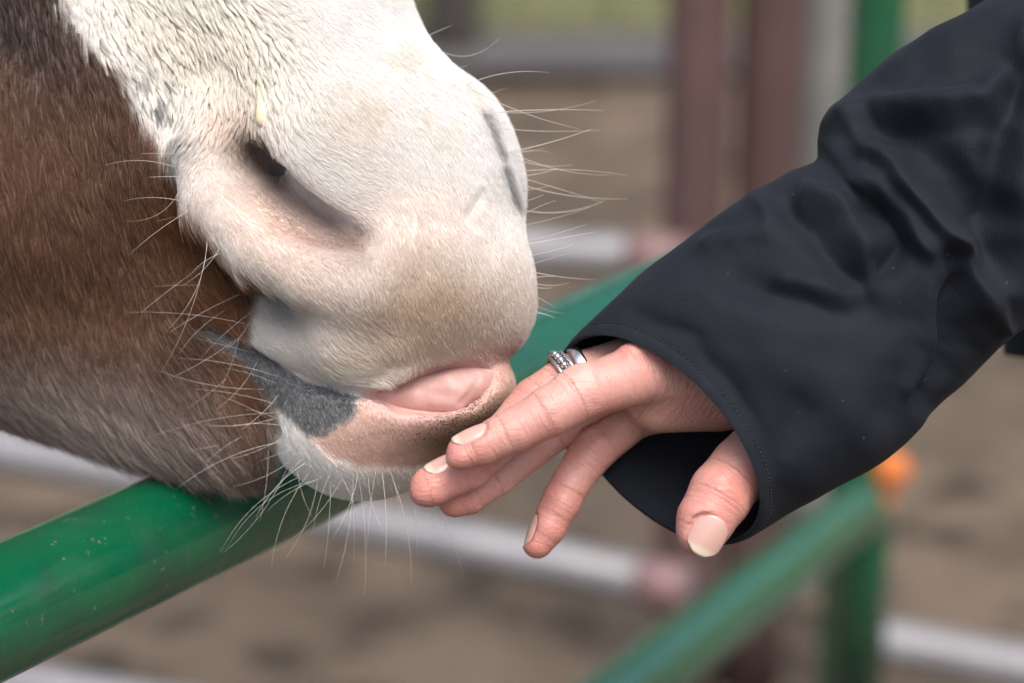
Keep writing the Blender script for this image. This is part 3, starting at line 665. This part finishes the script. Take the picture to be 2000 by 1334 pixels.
PV, PF = nets(hand_field, (-240, -60, -170), (900, 450, 420), 4.5)
PV = relax(PV, PF, 2, .45); PN = normals(PV, PF)
if PN[PV[:, 2] < 0][:, 2].mean() > 0: PF = PF[:, ::-1]; PN = -PN
# finger coordinates for skin creases
best = np.full(len(PV), 1e9); tc = np.zeros(len(PV)); perp = np.zeros((len(PV), 3)); joint = np.zeros(len(PV)); tipw = np.zeros(len(PV))
for fi, (nm, ch) in enumerate(FING.items()):
    acc = 0
    for i in range(len(ch) - 1):
        a, b = L(*ch[i][:3]), L(*ch[i + 1][:3]); t, d = seg(PV, a, b); d = d - ch[i][3]; m = d < best
        best[m] = d[m]; l_ = np.linalg.norm(b - a); tc[m] = fi * 900 + acc + t[m] * l_; perp[m] = (PV - a - t[:, None] * (b - a))[m]; acc += l_
    tipw = np.maximum(tipw, np.exp(-(np.linalg.norm(PV - L(*ch[-1][:3]), axis=1) / 75) ** 2))
for jx in [(1165, 800, 0), (1060, 850, -20), (1045, 782, 110), (915, 915, 40), (1163, 872, 170), (1098, 985, 150), (1430, 950, -60), (1240, 700, 20)]:
    joint = np.maximum(joint, np.exp(-(np.linalg.norm(PV - L(*jx), axis=1) / 60) ** 2))
PQ = toPx(PV); n1 = fbm(PV / 40, 3); n2 = fbm(PV / 12 + 5, 2)
PC = np.tile(np.array([0.60, 0.35, 0.305]), (len(PV), 1)) * (0.92 + .16 * n1[:, None])
PC = mixc(PC, .8 * tipw, (0.55, 0.19, 0.16)); PC = mixc(PC, .8 * joint * (.6 + .8 * n1), (0.55, 0.19, 0.16))
PC = mixc(PC, .30 * np.clip(2 * n1 - .7, 0, 1), (0.56, 0.26, 0.21))
PC = mixc(PC, .5 * sstep((.62 - n2) * 60, 8) * .8, (0.54, 0.24, 0.19))
m_hand = mat('hand_skin', rough=0.38, attr='Col', spec=0.45, sss=0.22, sssc=0.0035)
va = nd(m_hand, 'ShaderNodeAttribute', attribute_name='skin_long'); va2 = nd(m_hand, 'ShaderNodeAttribute', attribute_name='skin_fine')
hh = noise_h(m_hand, 1.0, 4, va.outputs['Vector'], .6); b1 = bump(m_hand, hh, 0.0010, 0.7)
vo = nd(m_hand, 'ShaderNodeTexVoronoi', i_Scale=1.0, feature='DISTANCE_TO_EDGE'); lk(m_hand, va2.outputs['Vector'], vo.inputs['Vector']); b2 = bump(m_hand, vo.outputs[0], 0.0004, 0.5, b1)
bump(m_hand, noise_h(m_hand, 900, 3), 0.0002, 0.5, b2)
ploc = np.array([*toW(L(2600, 200, 300))[:2], 0.0])
person = thing('person', ploc, 'person in a dark navy jacket offering an outstretched hand to the horse', 'person')
cre = np.c_[tc / 7.5, perp[:, 1:] / 38]; fin = np.c_[tc / 5, perp[:, 1:] / 9]
# fine real wrinkles as displacement
dw = -(np.clip(fbm(np.c_[tc / 13, perp[:, :2] / 60] * 1.0, 2) - .5, 0, 1) * 2.4) * (0.15 + joint)
body = mesh_obj('body', toW(PV + PN * dw[:, None]), PF, m_hand, person, cols=np.clip(PC, 0, 1), vecs={'skin_long': cre, 'skin_fine': fin})
# nails
m_nail = mat('nail', rough=0.22, attr='Col', spec=0.5, sss=0.2, sssc=0.002, coat=0.3)
for nm, c0_, a, n, s, hw, hl, R_ in NAILS:
    nu, nv = 17, 19; V = []; C = []
    for iv in range(nv):
        v = -1 + 2 * iv / (nv - 1)
        wv = (1 - abs(v) ** 3.6 * (0.45 if v > 0 else 0.55)) if abs(v) < 1 else .5
        for iu in range(nu):
            uu = -1 + 2 * iu / (nu - 1); th = uu * wv * hw / R_
            vv = v * (1 - .16 * abs(uu) ** 3) if True else v
            V.append(c0_ + a * hl * vv + s * math.sin(th) * R_ + n * ((math.cos(th) - 1) * R_ - 3 * v * v + 2.5))
            free = 1 / (1 + math.exp(-(vv - .70 - .10 * (1 - uu * uu) * -1 - .0) * 26)); lun = math.exp(-((vv + 1) / .3) ** 2)
            cc = np.array([0.57, 0.35, 0.305]) * (1 - free) + np.array([0.62, 0.52, 0.42]) * free; cc = cc * (1 - .35 * lun) + np.array([.60, .44, .39]) * .35 * lun
            C.append(cc)
    V = np.array(V); nb = len(V); V2 = V - n * 3.2; C = np.array(C)
    F = [(i * nu + j, i * nu + j + 1, (i + 1) * nu + j + 1, (i + 1) * nu + j) for i in range(nv - 1) for j in range(nu - 1)]
    F2 = [tuple(nb + k for k in f[::-1]) for f in F]
    bd_ = [j for j in range(nu)] + [i * nu + nu - 1 for i in range(1, nv)] + [(nv - 1) * nu + j for j in range(nu - 2, -1, -1)] + [i * nu for i in range(nv - 2, 0, -1)]
    F3 = [(bd_[k], nb + bd_[k], nb + bd_[(k + 1) % len(bd_)], bd_[(k + 1) % len(bd_)]) for k in range(len(bd_))]
    o = mesh_obj('fingernail', toW(np.r_[V, V2]), F + F2 + F3, m_nail, person, cols=np.r_[C, C])
    bmx = o.data; 
# rings
m_sil = mat('silver', (0.72, 0.71, 0.70), 0.22, metal=1.0); m_sild = mat('tarnished_silver', (0.12, 0.12, 0.12), 0.5, metal=.8)
def ring_frame(px, py, dz, px2, py2, dz2):
    a = L(px2, py2, dz2) - L(px, py, dz); a /= np.linalg.norm(a); e = np.cross(a, [0, 0, 1.0]); e /= np.linalg.norm(e); return L(px, py, dz), a, e, np.cross(a, e)
def band(name, c0_, a, e, g, R_, w, th, m, par, nseg=64, dom=0):
    prof = [(-w, 0), (-w, th * .7), (-w * .6, th), (0, th + dom), (w * .6, th), (w, th * .7), (w, 0)]; V = []; k = len(prof)
    for i in range(nseg):
        t = 2 * math.pi * i / nseg; d = math.cos(t) * e + math.sin(t) * g
        for x, r in prof: V.append(c0_ + a * x + d * (R_ + r))
    F = [(i * k + j, i * k + (j + 1) % k, ((i + 1) % nseg) * k + (j + 1) % k, ((i + 1) % nseg) * k + j) for i in range(nseg) for j in range(k)]
    return mesh_obj(name, toW(np.array(V)), F, m, par)
c0_, a, e, g = ring_frame(1138, 728, 130, 1092, 749, 125)
band('ring', c0_, a, e, g, 50, 12, 6, m_sil, person)
c1_, a1, e1_, g1_ = ring_frame(1108, 741, 127, 1064, 766, 118)
rb = band('ring', c1_, a1, e1_, g1_, 51, 13, 5, m_sild, person)
for sd_ in (-1, 1): band('rim', c1_ + a1 * sd_ * 13, a1, e1_, g1_, 52, 3, 7, m_sil, rb)
def sph(c, r, sq=(1, 1, 1), n=10, m_=8):
    V = [c + np.array([math.sin(math.pi * i / m_) * math.cos(2 * math.pi * j / n) * sq[0], math.sin(math.pi * i / m_) * math.sin(2 * math.pi * j / n) * sq[1], math.cos(math.pi * i / m_) * sq[2]]) * r for i in range(m_ + 1) for j in range(n)]
    return V, [(i * n + j, (i + 1) * n + j, (i + 1) * n + (j + 1) % n, i * n + (j + 1) % n) for i in range(m_) for j in range(n)]
for i in range(24):
    t = 2 * math.pi * i / 24; V, F = sph(c1_ + (math.cos(t) * e1_ + math.sin(t) * g1_) * 58, 8); mesh_obj('bead', toW(np.array(V)), F, m_sil, rb)

# ---- jacket
def loft(stations, nu, nv, folds=None, thick=6):
    A = catmull([[*L(*s[0])] for s in stations], nv); B = catmull([[*L(*s[1])] for s in stations], nv); N_ = catmull([s[2] for s in stations], nv)
    ce = (A + B) / 2; uu = (B - A) / 2; V = np.zeros((nv, nu, 3))
    for j in range(nu):
        t = 2 * math.pi * j / nu; c_, s_ = math.cos(t), math.sin(t)
        V[:, j] = ce - uu * c_ + N_ * s_ * (1 if s_ > 0 else 1.0)
    F = np.array([(i * nu + j, i * nu + (j + 1) % nu, (i + 1) * nu + (j + 1) % nu, (i + 1) * nu + j) for i in range(nv - 1) for j in range(nu)])
    V = V.reshape(-1, 3); Nn_ = normals(V, F); front = Nn_[:, 2]
    m = V[:, 2] < ce[len(ce) // 2, 2]
    if front[m].mean() > 0: F = F[:, ::-1]; Nn_ = -Nn_
    return V, F, Nn_
ST = [((1133, 662, 90), (1430, 1060, 50), (122, -52, -165)), ((1163, 622, 95), (1478, 1040, 60), (108, -46, -172)), ((1225, 566, 100), (1575, 985, 80), (60, -35, -190)), ((1330, 478, 105), (1690, 915, 100), (40, -20, -200)),
      ((1445, 392, 110), (1775, 855, 120), (25, -10, -205)), ((1528, 340, 120), (1838, 795, 140), (15, 0, -210)), ((1590, 312, 140), (1882, 755, 160), (0, 0, -215)), ((1596, 270, 150), (1925, 705, 180), (-5, 5, -225)),
      ((1622, 215, 160), (1985, 655, 190), (0, 5, -235)), ((1700, 140, 170), (2065, 600, 200), (0, 0, -240)), ((1800, 74, 180), (2160, 520, 210), (0, 0, -245)), ((1905, 18, 190), (2270, 420, 230), (0, 0, -250)), ((2080, -110, 220), (2450, 280, 260), (0, 0, -260)), ((2350, -300, 260), (2700, 150, 300), (0, 0, -280)), ((2600, -420, 330), (2950, 100, 380), (0, 0, -300))]
nu, nv = 300, 420
JV, JF, JN = loft(ST, nu, nv)
JN = relax(JN, JF, 40, .6); JN /= np.linalg.norm(JN, axis=1, keepdims=True)
FOLDS = [ # polyline, width, height
 ([(1585, 250), (1640, 215), (1700, 198), (1800, 192), (1915, 190), (1960, 150), (2010, 60)], 20, 20),
 ([(1600, 190), (1700, 165), (1820, 150), (1900, 140)], 38, -8),
 ([(1680, 235), (1760, 250), (1850, 330), (1900, 400), (1940, 500)], 38, -30),
 ([(1660, 225), (1690, 280), (1745, 335), (1810, 410), (1880, 475)], 20, 22),
 ([(1690, 345), (1715, 355), (1750, 390), (1800, 460), (1870, 520)], 20, 13),
 ([(1700, 315), (1720, 330), (1740, 360), (1800, 440), (1850, 490)], 16, -13),
 ([(1880, 470), (1900, 500), (1925, 570), (1960, 640)], 16, 14),
 ([(1860, 505), (1868, 580), (1870, 680), (1830, 780)], 26, -30),
 ([(1838, 500), (1835, 600), (1830, 700), (1795, 760)], 20, 10),
 ([(1470, 375), (1510, 430), (1500, 455), (1430, 470), (1380, 480)], 14, 8),
 ([(1545, 395), (1600, 460), (1650, 530), (1680, 560)], 26, -18),
 ([(1575, 380), (1640, 400), (1672, 430), (1690, 500), (1700, 560), (1660, 575), (1600, 560), (1530, 545)], 20, 15),
 ([(1690, 415), (1740, 430), (1760, 470), (1730, 520)], 26, -22),
 ([(1760, 420), (1790, 460), (1850, 480)], 18, 10),
 ([(1440, 560), (1560, 590), (1640, 600)], 30, -10), ([(1340, 560), (1460, 620), (1560, 640)], 40, 7),
 ([(1700, 600), (1790, 640), (1800, 720), (1740, 800)], 40, -10), ([(1500, 700), (1620, 760), (1700, 850)], 45, 8),
 ([(1560, 800), (1500, 900), (1520, 980)], 35, -7), ([(1250, 620), (1350, 660), (1430, 760), (1490, 880), (1515, 980)], 18, -4),
 ([(1980, 130), (1975, 230), (1950, 300), (1950, 420)], 24, -26), ([(1990, 250), (1990, 400), (1975, 560)], 30, 14), ([(1700, 90), (1850, 70), (1960, 40)], 40, 8), ([(1740, 230), (1860, 250), (1940, 240)], 20, -8)]
def folded(V, N_):
    q = toPx(V); q = q + np.stack([fbm(np.c_[q / 60, q[:, :1] * 0], 2) - .5, fbm(np.c_[q / 60 + 40, q[:, :1] * 0], 2) - .5], 1) * 22
    w = np.clip(-N_[:, 2] * 1.6 + .15, 0, 1); d = np.zeros(len(V))
    for pl, wd_, h in FOLDS:
        x = line_d(q, pl); d += 1.9 * h * np.exp(-(x / (wd_ * 1.22)) ** 2)
    d = d * w + (fbm(V / 130 + 8, 2) - .5) * 18 + (fbm(V / 30 + 3, 2) - .5) * .8
    return d
fd_ = folded(JV, JN); iv = np.repeat(np.arange(nv), nu)
fd_ *= np.clip(iv / 40, 0.15, 1)
hem = 2.6 * np.exp(-((iv - 9) / 10.0) ** 4) - 1.8 * np.exp(-((iv - 22) / 1.6) ** 2)
JV2 = JV + JN * (fd_ + hem)[:, None]
JV2 = relax(JV2, JF, 7, .5)
JN2 = normals(JV2, JF)
# inner layer
inner = JV2 - JN2 * 9
nb = len(JV2); rim = np.array([(j, nb + j, nb + (j + 1) % nu, (j + 1) % nu) for j in range(nu)])
t0 = JF[0]; 
JFall = np.concatenate([JF, JF[:, ::-1] + nb, rim])
uvw = np.c_[(np.tile(np.arange(nu), nv)) / nu * 1500, iv / nv * 2300, np.zeros(nb)]
m_jk = mat('jacket_cloth', (0.022, 0.025, 0.033), 0.8, spec=0.22, sheen=0.02)
at = nd(m_jk, 'ShaderNodeAttribute', attribute_name='weave')
wv = nd(m_jk, 'ShaderNodeTexWave', wave_type='BANDS', bands_direction='DIAGONAL', i_Scale=0.058, i_Distortion=0.3, i_Detail=2.0); lk(m_jk, at.outputs['Vector'], wv.inputs['Vector'])
b1 = bump(m_jk, wv.outputs[0], 0.00009, 0.4); b2 = bump(m_jk, noise_h(m_jk, 900, 3), 0.0003, 0.5, b1); bump(m_jk, noise_h(m_jk, 45, 3), 0.0012, 0.35, b2)
cj = noise_mix(m_jk, (0.0066, 0.0092, 0.0148), (0.0110, 0.0140, 0.0205), 22, .4, .7, 5); cj = noise_mix(m_jk, None, (0.06, 0.06, 0.065), 330, .75, .81, 2, src=cj)
lk(m_jk, cj, BS(m_jk).inputs['Base Color'])
jk = mesh_obj('jacket', toW(np.r_[JV2, inner]), JFall, m_jk, person, vecs={'weave': np.r_[uvw, uvw]})
# stitches along the hem
SV = []; SF = []
row = 23
for j in range(0, nu, 2):
    for (rr_, w_) in ((row, 1),):
        i0 = rr_ * nu + j; i1 = rr_ * nu + (j + 1) % nu
        p, q = JV2[i0] + JN2[i0] * 1.4, JV2[i1] + JN2[i1] * 1.4
        V, F = tube([p, p * .5 + q * .5 + JN2[i0] * .6, p * .15 + q * .85], .9, 5); SF += [tuple(len(SV) + k for k in f) for f in F]; SV += list(V)
m_st = mat('thread', (0.035, 0.037, 0.045), 0.6)
tag(mesh_obj('stitching', toW(np.array(SV)), SF, m_st, jk), kind='stuff')
# torso of the jacket beyond the right edge
TS = [((2900, -900, 700), (3800, -800, 800), (0, 0, -300)), ((2050, -500, 900), (3900, -500, 900), (0, 0, -420)), ((1905, -100, 950), (3900, -100, 950), (0, 0, -460)), ((1900, 20, 950), (3900, 300, 950), (0, 0, -470)), ((1950, 500, 950), (3850, 650, 950), (0, 0, -480)), ((1965, 690, 950), (3850, 980, 950), (0, 0, -480))]
TV_, TF_, TN_ = loft(TS, 80, 80); TV_ = TV_ + TN_ * ((fbm(TV_ / 180, 3) - .5) * 60)[:, None]
mesh_obj('jacket_torso', toW(TV_), TF_, m_jk, person, vecs={'weave': TV_ * .9})
